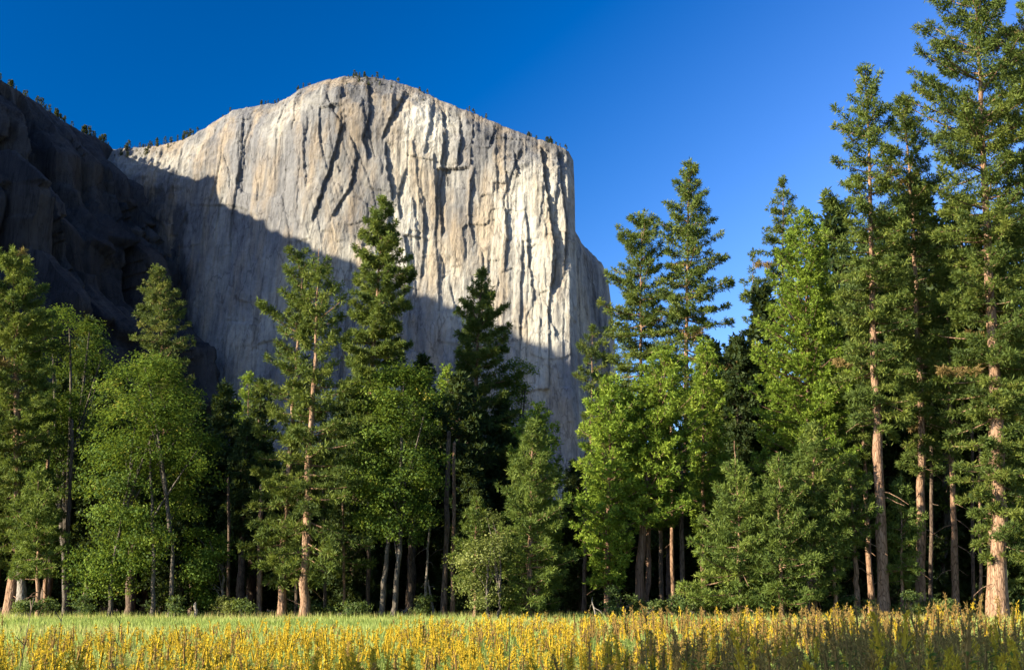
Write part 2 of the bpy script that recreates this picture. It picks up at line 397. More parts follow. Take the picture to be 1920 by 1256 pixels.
# --- the ridge to the west, whose shadow climbs the wall
J = P(215, 282, 2290.); RD = np.array([-.5, -.866])
def cliff_pt(px, py):
    Y = wall_y(px)
    for _ in range(3):
        p = P(px, py, Y); t = p[2] / P(px, rim_y(px), wall_y(px))[2]; Y = wall_y(px) - float(lean(np.array(min(t, 1.)), px))
    return P(px, py, Y)
crest = [(-140., J[2] - 10), (0., J[2])]
for px, py in [(190, 262), (150, 245), (120, 228), (95, 210), (60, 186), (30, 166), (0, 150)]:
    t = min(range(0, 420, 2), key=lambda t: abs(P(px, py, J[1] + RD[1] * t)[0] - (J[0] + RD[0] * t)))
    crest.append((float(t), P(px, py, J[1] + RD[1] * t)[2]))
for px, py in [(410, 338), (418, 362), (424, 388), (470, 405), (540, 445), (600, 468), (680, 505), (770, 545), (860, 580), (960, 622), (1020, 650), (1060, 672), (1085, 700)]:
    p = cliff_pt(px, py)
    k, t = np.linalg.solve(np.array([[SUN[0], -RD[0]], [SUN[1], -RD[1]]]), J[:2] - p[:2])
    if t > crest[-1][0] + 12: crest.append((t, p[2] + k * SUN[2]))
tl, hl = crest[-1]
crest += [(tl + 90, hl - 40), (tl + 200, hl - 260), (tl + 330, hl - 560), (tl + 430, 4)]
crest = np.array(crest)
ts = np.concatenate([np.linspace(-140, 420, 240), np.linspace(424, tl + 430, 110)])
ch = np.interp(ts, crest[:, 0], crest[:, 1])
ch += np.where(ts < 290, 9, 26) * (fbm(ts / 16, ts * 0, 12, 4) - .47)
RN = np.array([.866, -.5])
rows = []
for t in np.linspace(0, 1, 130):
    z = ch * t
    st_ = (1 - t) * 5 + .8 * fbm(ts / 150, ts * 0, 66, 2); st_ = np.floor(st_) + np.clip((st_ - np.floor(st_) - .55) / .45, 0, 1)
    off = 600 * (.45 * (1 - t) + .55 * np.clip(st_ - .4, 0, 5) / 5)
    wl = 26 * (ts / 60. * 0 + fbm(ts / 60, z / 120, 61, 3))
    d = 60 * (ridged((ts + wl) / 120, z / 420, 51, 2) - .5) + 34 * (ridged((ts + wl) / 46, z / 170, 52, 3) - .45) + 12 * (fbm(ts / 14, z / 30, 53, 4) - .47)
    d = d * .7 + 62 * cells(ts + wl, z + 2 * wl, 75, 330, 91, 1.0) + 30 * cells(ts + 1.5 * wl, z + 2 * wl, 30, 110, 94, 1.2)
    d = d * min(1, (1 - t) * 14)
    o = off + d
    rows.append(np.stack([J[0] + RD[0] * ts + RN[0] * o, J[1] + RD[1] * ts + RN[1] * o, z], -1))
for o, kz in ((-40, .985), (-160, .86), (-420, .58), (-800, .25), (-1200, .0)):
    rows.append(np.stack([J[0] + RD[0] * ts + RN[0] * o, J[1] + RD[1] * ts + RN[1] * o, ch * kz - .2], -1))
rows = np.array(rows)
tag(link('mountain_ridge', mesh_from('mountain_ridge', rows.reshape(-1, 3), grid_faces(len(rows), len(ts)), 4), M['dark_granite']),
    'dark shaded mountain ridge descending to the pale granite wall', 'mountain', kind='structure')

# ------------------------------------------------------------------ foliage builders
def rnd_unit(r, n):
    v = r.normal(size=(n, 3)); return v / np.linalg.norm(v, axis=1, keepdims=True)
def norm(v): return v / np.maximum(np.linalg.norm(v, axis=-1, keepdims=True), 1e-6)

def blades(r, cen, dr, size, K, width, bias, tint):
    """bursts of K narrow needle blades round each centre"""
    n = len(cen)
    c = np.repeat(cen, K, 0); d0 = np.repeat(dr, K, 0); s = np.repeat(size, K)
    d = norm(d0 * bias + rnd_unit(r, n * K))
    ln = s * r.uniform(.7, 1.15, n * K)
    sd = norm(np.cross(d, rnd_unit(r, n * K))) * (width * s * r.uniform(.7, 1.3, n * K))[:, None]
    a = c + d * (ln * .10)[:, None] - sd * .35; b = c + d * (ln * .55)[:, None] + sd; e = c + d * ln[:, None]
    V = np.stack([a, b, e], 1).reshape(-1, 3)
    t = np.repeat(tint, K); t = np.where(t > .95, 1., np.clip(t + r.normal(0, .10, n * K), 0, .9))
    return V, t
def leaves(r, cen, out, size, K, spread, tint, up=.5):
    """K rhombic leaves scattered in a ball round each centre"""
    n = len(cen) * K
    c = np.repeat(cen, K, 0) + r.normal(size=(n, 3)) * np.repeat(spread, K)[:, None] * np.array([1, 1, .72])
    nn = norm(np.repeat(out, K, 0) * .8 + np.array([0, 0, up]) + rnd_unit(r, n) * 1.0)
    a = norm(np.cross(nn, rnd_unit(r, n))); b = np.cross(nn, a)
    s = (size * r.uniform(.65, 1.3, n))[:, None]
    fold = nn * s * .12
    V = np.stack([c - a * s * .5, c + b * s * .34 + fold, c + a * s * .5, c - b * s * .34 + fold], 1).reshape(-1, 3)
    t = np.clip(np.repeat(tint, K) + r.normal(0, .13, n), 0, 1)
    return V, t
class Wood:
    def __init__(s): s.v = []; s.f = []; s.n = 0
    def tube(s, pts, rad, k=6):
        pts = np.asarray(pts, float); m = len(pts)
        tg = norm(np.gradient(pts, axis=0))
        ref = np.array([1., 0, 0]) if abs(tg[0][0]) < .8 else np.array([0, 1., 0])
        u = norm(np.cross(tg, ref)); w = np.cross(tg, u)
        an = np.arange(k) * 2 * math.pi / k
        ring = pts[:, None, :] + (np.cos(an)[None, :, None] * u[:, None, :] + np.sin(an)[None, :, None] * w[:, None, :]) * np.asarray(rad)[:, None, None]
        s.v.append(ring.reshape(-1, 3))
        i = np.arange(m * k).reshape(m, k); j = np.roll(i, -1, 1)
        s.f.append(np.stack([i[:-1], j[:-1], j[1:], i[1:]], -1).reshape(-1, 4) + s.n)
        s.n += m * k
    def mesh(s, name): return mesh_from(name, np.concatenate(s.v), np.concatenate(s.f), 4, smooth=True)

def trunk_line(tr, Y, base_z=0.0):
    """photo points along a trunk (base first) -> world points at depth Y"""
    pts = np.array([P(x, y, Y) for x, y in tr]); pts[0, 2] = base_z
    return pts
def spline(pts, n):
    z = np.linspace(pts[0, 2], pts[-1, 2], n)
    return np.stack([np.interp(z, pts[:, 2], pts[:, 0]), np.interp(z, pts[:, 2], pts[:, 1]), z], -1)
def trunk_tube(w, ctr, r0, r, top=.06, k=10):
    n = len(ctr); s = np.linspace(0, 1, n)
    rad = r0 * ((1 - s) ** .95 * (1 - top) + top) * (1 + .28 * np.exp(-s * 40)) 
    rad = np.maximum(rad * (1 + .05 * r.normal(size=n)), .03)
    w.tube(ctr, rad, k)
    return lambda z: np.interp(z, ctr[:, 2], rad)

SPECIES = dict(
    pine=dict(mat='pine', bark='bark', whorl=.95, per=7, pit=(-16, 38), tuft=10.5, size=.46, K=13, width=.14, bias=.5, lat=.30),
    young=dict(mat='young', bark='bark', whorl=.62, per=6, pit=(-2, 48), tuft=10, size=.42, K=12, width=.14, bias=.6, lat=.34),
    fir=dict(mat='fir', bark='bark', whorl=.60, per=6, pit=(-20, 25), tuft=10, size=.38, K=12, width=.17, bias=.4, lat=.42),
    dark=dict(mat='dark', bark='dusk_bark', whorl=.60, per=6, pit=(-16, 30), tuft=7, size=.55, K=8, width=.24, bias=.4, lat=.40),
    cedar=dict(mat='cedar', bark='cedar_bark', whorl=.34, per=4, pit=(2, 50), tuft=13, size=.35, K=8, width=.22, bias=.9, lat=.34))

def make_conifer(name, label, cat, kind, Y, tr, prof, w_px, seed, dens=1.0, group=None, base_z=0.0, dead=0, fscale=1.0, brown=.02, tuftmul=1.0):
    """tr: trunk points in the photo, base first; prof: (py, left px, right px) of the crown outline, top first"""
    sp = SPECIES[kind]; r = np.random.default_rng(seed)
    pts = trunk_line(tr, Y, base_z)
    base = pts[0].copy()
    ctr = spline(pts, 22); 
    ctr[1:-1, 0] += r.normal(0, .04, 20); ctr[1:-1, 1] += r.normal(0, .05, 20)
    w = Wood()
    r0 = w_px * Y / F / 2
    rad_at = trunk_tube(w, ctr, r0, r)
    pr = np.array(prof, float)
    pz = np.array([PZ(y, Y) for y in pr[:, 0]]); o = np.argsort(pz)
    pl = np.array([PX(a, y, Y) for y, a, b in pr])[o]; prr = np.array([PX(b, y, Y) for y, a, b in pr])[o]; pz = pz[o]
    cx = lambda z: np.interp(z, ctr[:, 2], ctr[:, 0]); cy = lambda z: np.interp(z, ctr[:, 2], ctr[:, 1])
    z0, z1 = pz[0], pz[-1]
    cens, dirs, tints = [], [], []
    z = z0; az = r.uniform(0, 6.28)
    while z < z1:
        f = (z - z0) / max(z1 - z0, .1)
        for q in range(sp['per']):
            if r.random() > dens: continue
            az += 2.399 + r.normal(0, .25)
            zz = min(z + r.uniform(-.45, .45) * sp['whorl'], z1 - .1)
            L0, R0 = np.interp(zz, pz, pl), np.interp(zz, pz, prr)
            c0 = cx(zz); lft, rgt = max(c0 - L0, .2), max(R0 - c0, .2)
            ca, sa = math.cos(az), math.sin(az)
            rr = rgt if ca > 0 else lft
            side = .5 * (lft + rgt)
            L = (rr * ca * ca + side * sa * sa) * r.uniform(.66, 1.26)
            pit = math.radians(sp['pit'][0] + (sp['pit'][1] - sp['pit'][0]) * f ** 1.3 + r.normal(0, 7))
            dh = np.array([ca, sa, 0])
            b0 = np.array([c0, cy(zz), zz - L * .5 * math.tan(pit)])
            b0[2] = max(b0[2], .25)
            s = np.linspace(0, 1, 5)
            bp = b0 + dh * (L * s)[:, None] + np.array([0, 0, 1.]) * (L * (math.tan(pit) * s + .16 * s ** 2.5 - .08 * s))[:, None]
            if r.random() < .85:
                br = max(.018, min(.11, .016 * L + .01)) * fscale
                w.tube(bp, br * np.linspace(1, .3, 5), 4)
            nt_ = max(3, int(L * sp['tuft'] * tuftmul * r.uniform(.8, 1.2)))
            u = 1 - .80 * r.random(nt_) ** 1.25
            latd = np.array([-sa, ca, 0])
            lat = r.uniform(-1, 1, nt_) * (sp['lat'] * L * (1.12 - u) + .12)
            pos = np.stack([np.interp(u, s, bp[:, i]) for i in range(3)], -1) + latd * lat[:, None]
            pos[:, 2] += r.normal(0, .10, nt_) + .05
            dd = norm(dh * .7 + latd * (lat / max(L, .3))[:, None] + np.array([0, 0, .55]))
            if kind == 'cedar' and q % 2:                       # sprays gather in rounded clumps at the branch ends
                q_ = r.integers(0, nt_, nt_); pos = pos[np.minimum(q_, nt_ - 1) // 3 * 3] + r.normal(0, .16, (nt_, 3))
            keep = pos[:, 2] > .15
            cens.append(pos[keep]); dirs.append(dd[keep])
            bt = r.normal(.48, .15)
            tt = np.clip(bt + r.normal(0, .13, keep.sum()), 0, .86)
            if r.random() < brown: tt[:] = 1.0
            tints.append(tt)
        z += sp['whorl'] * r.uniform(.8, 1.2)
    # leader
    n = 10; zz = np.linspace(z1 - .9, z1 + .05, n)
    cens.append(np.stack([cx(zz) + r.normal(0, .08, n), cy(zz) + r.normal(0, .08, n), zz], -1)); dirs.append(np.tile([0, 0, 1.], (n, 1))); tints.append(np.full(n, .5))
    # dead stubs below the crown
    for k in range(dead):
        zz = r.uniform(.25 * z0 + .5, z0 + .25 * (z1 - z0)); a = r.uniform(0, 6.28); L = r.uniform(.8, 2.6)
        b0 = np.array([cx(zz), cy(zz), zz]); dh = np.array([math.cos(a), math.sin(a), 0])
        s = np.linspace(0, 1, 4)
        w.tube(b0 + dh * (L * s)[:, None] + np.array([0, 0, 1.]) * (-L * .45 * s ** 1.7 + .05 * r.normal(size=4))[:, None], np.linspace(.045, .015, 4), 4)
    cens = np.concatenate(cens); dirs = np.concatenate(dirs); tints = np.concatenate(tints)
    size = sp['size'] * fscale * r.uniform(.75, 1.2, len(cens))
    V, t = blades(r, cens, dirs, size, sp['K'], sp['width'], sp['bias'], tints)
    root = link(name, None, None, loc=tuple(base))
    tm = w.mesh('trunk'); tm.transform(__import__('mathutils').Matrix.Translation(-Vector(tuple(base))))
    link('trunk', tm, M[sp['bark']], root)
    link('crown', mesh_from('crown', V - base, np.arange(len(V)), 3, t), M[sp['mat']], root)
    return tag(root, label, cat, group)

def make_oak(name, label, Y, trunks, prof, seed, nclump, mat='oak', bark='oak_bark', leaf=.20, K=31, spread=.33, cat='tree', group=None, gap=.42, depth=.85, lump=1.0):
    r = np.random.default_rng(seed)
    w = Wood()
    pr = np.array(prof, float)
    pz = np.array([PZ(y, Y) for y in pr[:, 0]]); o = np.argsort(pz)
    pl = np.array([PX(a, y, Y) for y, a, b in pr])[o]; prr = np.array([PX(b, y, Y) for y, a, b in pr])[o]; pz = pz[o]
    z0, z1 = max(pz[0], .3), pz[-1]
    # rounded boughs over the outline, each a dome of leaf clusters, dark gaps between
    hmax = (prr - pl).max() / 2
    lumps = []
    nl_ = max(8, nclump // 15)
    while len(lumps) < nl_:
        z = r.uniform(z0, z1); l, q = np.interp(z, pz, pl), np.interp(z, pz, prr)
        hw = (q - l) / 2; c = (l + q) / 2
        if r.random() > hw / hmax + .15: continue
        a = r.uniform(0, 6.28); rr = max(.1, 1 - abs(r.normal(0, .28))); R_ = min(r.uniform(.7, 1.5) * lump, hw * .7 + .15)
        rr = rr * max(.15, (hw - R_ * .6) / max(hw, .1)) * r.uniform(.84, 1.10)
        x = c + hw * rr * math.cos(a); y = Y + hw * depth * rr * math.sin(a)
        lumps.append((x, y, min(z, z1 - R_ * .55), R_))
    cs = []
    for k in range(nclump):
        x, y, z, R_ = lumps[k % nl_]
        if k % 4 == 3: x = x * .5 + .25 * (pl.mean() + prr.mean()); y = .5 * (y + Y); R_ *= 1.3
        d = r.normal(size=3); d /= np.linalg.norm(d); d[2] = abs(d[2]) * .9 - .15
        cs.append((x + d[0] * R_, y + d[1] * R_, z + d[2] * R_ * .75))
    cs = np.array(cs)
    cs[:, 2] = np.maximum(cs[:, 2], .25)
    mid = np.array([(pl.mean() + prr.mean()) / 2, Y, z0 + .42 * (z1 - z0)])
    out = norm(cs - mid)
    base = None
    forks = []
    for tr, wpx in trunks:
        pts = trunk_line(tr, Y)
        if base is None: base = pts[0].copy()
        ctr = spline(pts, 12); ctr[1:-1, :2] += r.normal(0, .05, (10, 2))
        trunk_tube(w, ctr, wpx * Y / F / 2, r, .35, 8)
        forks.append(ctr)
    forks = np.concatenate(forks)
    up = forks[forks[:, 2] > .35 * forks[:, 2].max()]
    nl = min(len(cs), 15)
    for k in r.choice(len(cs), nl, replace=False):
        tip = cs[k]
        cand = up[up[:, 2] < tip[2] + .5]
        f0 = cand[r.integers(len(cand))] if len(cand) else up[0]
        s = np.linspace(0, 1, 6)[:, None]
        m_ = (f0 + tip) / 2 + np.array([0, 0, .10 * np.linalg.norm(tip - f0)]) + r.normal(0, .25, 3)
        bz = (1 - s) ** 2 * f0 + 2 * s * (1 - s) * m_ + s ** 2 * tip
        L = np.linalg.norm(tip - f0)
        w.tube(bz, (.013 * L + .012) * np.linspace(1, .25, 6), 4)
    lt = r.normal(0, .17, nl_); tint = np.clip(r.normal(.42, .10, len(cs)) + lt[np.arange(len(cs)) % nl_], 0, .88)
    tint[r.random(len(cs)) < .015] = 1.
    V, t = leaves(r, cs, out, leaf, K, np.full(len(cs), spread), tint)
    V[:, 2] = np.maximum(V[:, 2], .06)
    root = link(name, None, None, loc=tuple(base))
    tm = w.mesh('trunk'); tm.transform(__import__('mathutils').Matrix.Translation(-Vector(tuple(base))))
    link('trunk', tm, M[bark], root)
    link('crown', mesh_from('crown', V - base, np.arange(len(V)), 4, t), M[mat], root)
    return tag(root, label, cat, group)
def copy_tree(o, loc, rz, sc):
    c = o.copy(); C.objects.link(c); c.location = loc; c.rotation_euler = (0, 0, rz); c.scale = (sc, sc, sc * random.uniform(.95, 1.08))
    for ch_ in list(o.children):
        k = ch_.copy(); C.objects.link(k); k.parent = c
    return c
random.seed(4)
# ------------------------------------------------------------------ the trees along the meadow edge
SKYP = 'tall pines standing against the sky'
# (name, label, kind, depth, trunk points, crown outline, trunk px, seed, density, extra)
CON = [
 ('ponderosa_pine', 'pine with reddish trunk beside the grey broken snag at the meadow corner', 'pine', 100, [(17, 1150), (35, 1000), (30, 700), (24, 470)],
  [(468, 18, 32), (500, -10, 52), (560, -35, 80), (640, -45, 95), (760, -60, 100), (900, -70, 105), (1000, -60, 110), (1060, -40, 90)], 22, 11, .95, dict(dead=6, tuftmul=1.3)),
 ('fir_tree', 'pale green fir with tiered boughs rising behind the broad round oak', 'fir', 126, [(318, 1140), (305, 700), (297, 500)],
  [(500, 292, 303), (540, 268, 325), (590, 256, 346), (640, 250, 352), (690, 245, 362), (760, 240, 370), (900, 240, 370)], 14, 12, .9, {}),
 ('ponderosa_pine', 'thin-topped pine with bare pale leader and open lower boughs', 'pine', 95, [(570, 1152), (578, 860), (590, 700), (598, 466)],
  [(500, 585, 622), (560, 560, 645), (640, 560, 648), (760, 545, 668), (860, 520, 700), (960, 510, 715), (1050, 520, 690), (1085, 545, 620)], 19, 13, .5, dict(dead=10, brown=.008)),
 ('ponderosa_pine', 'pine with crooked bent top twinned with the bare-leader pine', 'pine', 97, [(527, 1152), (540, 900), (553, 700), (570, 520), (556, 482)],
  [(478, 535, 572), (520, 525, 590), (600, 498, 590), (700, 495, 600), (800, 478, 610), (900, 458, 610), (980, 450, 600), (1060, 460, 570), (1085, 490, 560)], 15, 14, .58, dict(dead=8, brown=.01)),
 ('ponderosa_pine', 'dense dark conical pine towering over the oak, lit along one flank', 'pine', 112, [(668, 1150), (690, 800), (706, 560), (718, 372)],
  [(370, 713, 723), (400, 700, 736), (450, 680, 750), (500, 668, 764), (580, 655, 764), (680, 650, 766), (760, 645, 768), (900, 640, 760)], 18, 15, 1.0, dict(brown=.0, tuftmul=1.6)),
 ('ponderosa_pine', 'shadowed black-green pine with spiky top against the cliff', 'pine', 117.5, [(838, 1150), (885, 850), (895, 650), (904, 512)],
  [(510, 899, 909), (550, 880, 930), (600, 858, 955), (660, 868, 950), (720, 848, 975), (800, 850, 965), (900, 840, 960), (980, 830, 950)], 20, 16, .9, dict(brown=.0, tuftmul=1.3)),
 ('incense_cedar', 'slim yellow-green cedar tip peeping between the dark pine and oak', 'cedar', 122, [(838, 1145), (838, 690)],
  [(690, 833, 843), (740, 818, 858), (820, 806, 875), (950, 800, 880)], 10, 17, .8, {}),
 ('incense_cedar', 'bright cedar crown showing above the young front pine', 'cedar', 104, [(1008, 1145), (1010, 760)],
  [(758, 1004, 1016), (800, 980, 1035), (850, 965, 1050), (950, 955, 1060), (1040, 960, 1060)], 12, 18, .8, {}),
 ('young_pine', 'bushy young blue-green pine reaching down to the meadow grass', 'young', 92, [(990, 1152), (1000, 800)],
  [(796, 996, 1006), (850, 968, 1028), (920, 945, 1045), (990, 930, 1055), (1060, 915, 1062), (1120, 925, 1060), (1142, 945, 1045)], 14, 19, 1.0, {}),
 ('young_pine', 'small pine tip poking out above the olive shrub', 'young', 94, [(890, 1150), (894, 936)],
  [(936, 890, 898), (970, 874, 912), (1030, 858, 925), (1100, 850, 930)], 8, 20, .9, {}),
 ('ponderosa_pine', 'spindly sparse pine beside the edge of the granite wall', 'pine', 132, [(1105, 1140), (1110, 616)],
  [(614, 1104, 1116), (650, 1088, 1130), (720, 1084, 1135), (800, 1088, 1132), (900, 1090, 1130)], 9, 21, .45, {}),
 ('ponderosa_pine', 'broad-crowned pine with dead spike top next to the taller conical pine', 'pine', 120, [(1195, 1140), (1200, 700), (1204, 412)],
  [(410, 1180, 1222), (450, 1160, 1238), (520, 1145, 1248), (600, 1130, 1258), (700, 1122, 1262), (800, 1120, 1265)], 14, 22, .85, dict(group=SKYP)),
 ('ponderosa_pine', 'tall symmetrical pine rising behind the bright cedar clump', 'pine', 118, [(1283, 1140), (1286, 700), (1292, 305)],
  [(304, 1287, 1298), (350, 1265, 1320), (410, 1245, 1342), (500, 1240, 1362), (600, 1236, 1368), (700, 1240, 1370), (780, 1245, 1360)], 17, 23, .82, dict(group=SKYP)),
 ('incense_cedar', 'bright yellow-green cedar at the open edge of the cedar clump', 'cedar', 97, [(1137, 1130), (1145, 712)],
  [(710, 1140, 1152), (760, 1108, 1180), (830, 1092, 1195), (900, 1085, 1200), (980, 1076, 1195), (1050, 1090, 1180), (1100, 1110, 1165)], 14, 24, 1.0, dict(dead=5)),
 ('incense_cedar', 'broad bright cedar with bare brown trunk base, centre of its clump', 'cedar', 98, [(1197, 1148), (1205, 960), (1248, 664)],
  [(662, 1242, 1256), (710, 1205, 1285), (780, 1182, 1300), (860, 1172, 1312), (920, 1175, 1318), (985, 1195, 1312)], 19, 25, 1.0, dict(dead=3)),
 ('incense_cedar', 'second cedar stem close beside the broad one, crown merging into it', 'cedar', 99, [(1213, 1146), (1217, 900), (1222, 700)],
  [(700, 1214, 1230), (760, 1190, 1262), (850, 1180, 1280), (940, 1186, 1275)], 13, 26, .8, {}),
 ('incense_cedar', 'narrow column-shaped cedar against the black shaded tree', 'cedar', 104, [(1318, 1145), (1320, 642)],
  [(640, 1314, 1328), (690, 1298, 1346), (780, 1292, 1362), (870, 1292, 1366), (960, 1296, 1360), (1040, 1300, 1345)], 12, 27, .9, {}),
 ('fir_tree', 'black-looking fir wholly in shade between the cedars', 'dark', 116, [(1382, 1145), (1382, 640)],
  [(638, 1370, 1394), (680, 1350, 1412), (760, 1340, 1420), (860, 1340, 1420), (1000, 1335, 1425)], 12, 28, 1.0, {}),
 ('ponderosa_pine', 'slender pine top rising behind the largest bright cedar', 'pine', 126, [(1470, 1140), (1468, 338)],
  [(336, 1464, 1473), (380, 1448, 1490), (440, 1428, 1508), (500, 1415, 1515), (620, 1405, 1520)], 12, 29, .75, dict(group=SKYP)),
 ('ponderosa_pine', 'thin see-through pine next to the slender one behind the cedar', 'pine', 131, [(1412, 1140), (1412, 478)],
  [(476, 1407, 1417), (530, 1392, 1432), (600, 1382, 1440), (700, 1380, 1444)], 9, 30, .5, {}),
 ('incense_cedar', 'largest bright green cedar, tall cone with dense clumped foliage', 'cedar', 104, [(1522, 1148), (1515, 800), (1512, 396)],
  [(394, 1507, 1517), (440, 1482, 1540), (520, 1455, 1560), (620, 1430, 1582), (720, 1412, 1592), (820, 1402, 1600), (920, 1400, 1602), (1000, 1410, 1600)], 18, 31, 1.0, dict(brown=.01)),
 ('ponderosa_pine', 'very tall pine with long clean pale trunk and narrow spire', 'pine', 94, [(1657, 1156), (1645, 800), (1634, 500), (1630, 300), (1624, 124)],
  [(122, 1619, 1630), (160, 1600, 1650), (220, 1578, 1664), (300, 1568, 1680), (400, 1545, 1690), (500, 1560, 1700), (620, 1560, 1705), (720, 1580, 1710), (800, 1600, 1690)], 23, 32, .78, dict(dead=10, brown=.008, group=SKYP)),
 ('ponderosa_pine', 'tall pine with scaly dark-banded trunk beside the clean-trunked one', 'pine', 99, [(1725, 1156), (1728, 800), (1712, 400), (1692, 180)],
  [(178, 1686, 1697), (230, 1668, 1722), (300, 1662, 1748), (400, 1660, 1775), (520, 1665, 1785), (640, 1668, 1780), (780, 1680, 1775), (880, 1690, 1760)], 19, 33, .85, dict(dead=6, brown=.008, group=SKYP)),
 ('ponderosa_pine', 'giant pine with massive reddish trunk, tallest at the meadow edge', 'pine', 92, [(1874, 1158), (1870, 780), (1856, 560), (1838, 150), (1826, -70)],
  [(-70, 1820, 1832), (-20, 1775, 1880), (60, 1738, 1915), (150, 1712, 1935), (260, 1735, 1940), (400, 1752, 1945), (520, 1765, 1940), (680, 1770, 1945), (800, 1790, 1940), (960, 1800, 1945), (1040, 1830, 1940)], 30, 34, .86, dict(dead=8, brown=.008, group=SKYP)),
 ('ponderosa_pine', 'slim second trunk hugging the giant pine', 'pine', 93.5, [(1857, 1156), (1858, 800), (1850, 430)],
  [(428, 1844, 1856), (520, 1815, 1890), (640, 1800, 1900), (720, 1810, 1890)], 16, 35, .7, dict(dead=3)),
 ('ponderosa_pine', 'straight pale-trunked pine with drooping dead twigs between two thick trunks', 'pine', 100, [(1793, 1152), (1785, 900), (1775, 500)],
  [(498, 1770, 1780), (560, 1745, 1805), (680, 1735, 1815), (780, 1745, 1815), (850, 1752, 1805)], 15, 36, .75, dict(dead=16)),
 ('ponderosa_pine', 'pine standing next to the giant reddish-trunked pine, on its open side', 'pine', 98, [(1965, 1156), (1955, 600), (1945, -40)],
  [(-40, 1938, 1950), (60, 1890, 2000), (250, 1880, 2020), (500, 1890, 2020), (760, 1885, 2030), (960, 1890, 2020), (1080, 1900, 2010)], 22, 37, .85, {}),
 ('young_pine', 'young pine with dead bare leader in front of the cedars', 'young', 92, [(1385, 1152), (1385, 950), (1377, 826)],
  [(868, 1366, 1392), (920, 1345, 1420), (1000, 1318, 1440), (1080, 1290, 1450), (1130, 1285, 1450)], 9, 38, .95, dict(dead=3)),
 ('young_pine', 'low spreading young pine at the foot of the largest cedar', 'young', 91, [(1465, 1152), (1460, 856)],
  [(854, 1454, 1466), (910, 1425, 1495), (990, 1405, 1525), (1070, 1392, 1540), (1130, 1395, 1535)], 10, 39, .95, {}),
 ('young_pine', 'taller young pine with pale trunk gaps among the front thicket', 'young', 93, [(1528, 1152), (1525, 800)],
  [(798, 1518, 1532), (860, 1490, 1565), (940, 1470, 1590), (1030, 1460, 1600), (1110, 1470, 1595)], 12, 40, .85, dict(dead=4)),
 ('young_pine', 'young pine with bare lower trunk next to the clean-trunked tall pine', 'young', 94, [(1608, 1150), (1602, 1000), (1592, 860)],
  [(858, 1586, 1598), (900, 1562, 1625), (960, 1550, 1650), (1020, 1560, 1650)], 13, 41, .8, dict(dead=10)),
 ('young_pine', 'slender young pine with thin orange trunk in the front thicket', 'young', 92, [(1567, 1152), (1562, 980), (1560, 900)],
  [(898, 1554, 1566), (950, 1530, 1590), (1010, 1525, 1600), (1050, 1535, 1590)], 8, 42, .8, dict(dead=6)),
 ('ponderosa_pine', 'brown-trunked pine half hidden behind the thicket of young pines', 'pine', 103, [(1635, 1150), (1620, 860), (1612, 620)],
  [(618, 1606, 1618), (700, 1575, 1640), (800, 1570, 1650), (870, 1585, 1640)], 13, 43, .7, dict(dead=6)),
 ('young_pine', 'low pine boughs hanging in front of the scaly trunk', 'young', 95, [(1690, 1150), (1690, 900)],
  [(898, 1684, 1696), (950, 1655, 1725), (1020, 1645, 1735), (1090, 1655, 1725)], 7, 44, .6, dict(dead=5)),
 ('fir_tree', 'dusky fir in the gap between the broad oak and the twin pines', 'dark', 112, [(420, 1145), (422, 720)],
  [(718, 416, 428), (770, 398, 448), (860, 388, 462), (980, 380, 470), (1080, 385, 465)], 12, 45, 1.0, {}),
 ('incense_cedar', 'olive cedar tip above the dusky fir near the twin pines', 'cedar', 122, [(466, 1145), (466, 704)],
  [(702, 460, 472), (750, 445, 488), (830, 436, 496), (960, 430, 500)], 10, 46, .7, {}),
 ('fir_tree', 'dark fir behind the round oak at the foot of the shadowed ridge', 'dark', 114, [(360, 1145), (372, 760)],
  [(758, 366, 378), (820, 345, 402), (920, 335, 415), (1060, 335, 415)], 12, 47, 1.0, {}),
 ('young_pine', 'shaded low pine boughs under the reddish trunk at the meadow corner', 'young', 96, [(72, 1150), (70, 880)],
  [(878, 64, 76), (940, 30, 110), (1010, 10, 125), (1080, 20, 120)], 9, 48, .8, dict(dead=4)),
]
for nm, lb, kd, Yd, tr, pf, wpx, sd, dn, ex in CON:
    dn *= .93
    make_conifer(nm, lb, 'tree', kd, Yd, tr, pf, wpx, sd, dn, **ex)

make_oak('oak_tree', 'loose yellow-green oak with a pale leaning limb beside the pine', 107, [([(122, 1150), (118, 900), (114, 820)], 11)],
         [(578, 65, 100), (600, 50, 185), (640, 40, 208), (700, 20, 205), (780, 15, 190), (860, 30, 175), (940, 40, 160)], 101, 760, lump=1.1)
make_oak('oak_tree', 'broad round oak whose leafy skirt reaches the meadow', 95, [([(318, 1152), (325, 1030), (300, 850)], 9), ([(285, 1152), (290, 1060), (280, 820)], 9), ([(205, 1152), (215, 1040), (250, 860)], 9)],
         [(674, 230, 335), (700, 195, 370), (760, 160, 402), (830, 140, 412), (900, 142, 412), (960, 150, 405), (1010, 175, 380), (1050, 120, 300), (1100, 108, 268), (1138, 120, 262)], 102, 1350, lump=1.3)
make_oak('oak_tree', 'sprawling oak in front of the dense conical pine, pale twin trunks below', 96, [([(716, 1152), (721, 1070), (735, 900)], 12), ([(736, 1152), (746, 1080), (760, 880)], 12)],
         [(688, 690, 760), (720, 660, 825), (780, 650, 838), (850, 640, 836), (920, 640, 822), (980, 655, 815), (1030, 690, 800)], 103, 1000, lump=1.15)
make_oak('oak_tree', 'dark-sided oak crowding the shadowed pine near the cliff gap', 119.5, [([(960, 1150), (962, 850)], 10)],
         [(678, 950, 985), (710, 925, 1008), (770, 915, 1010), (830, 915, 1000), (920, 900, 1000), (1000, 900, 990)], 104, 420)
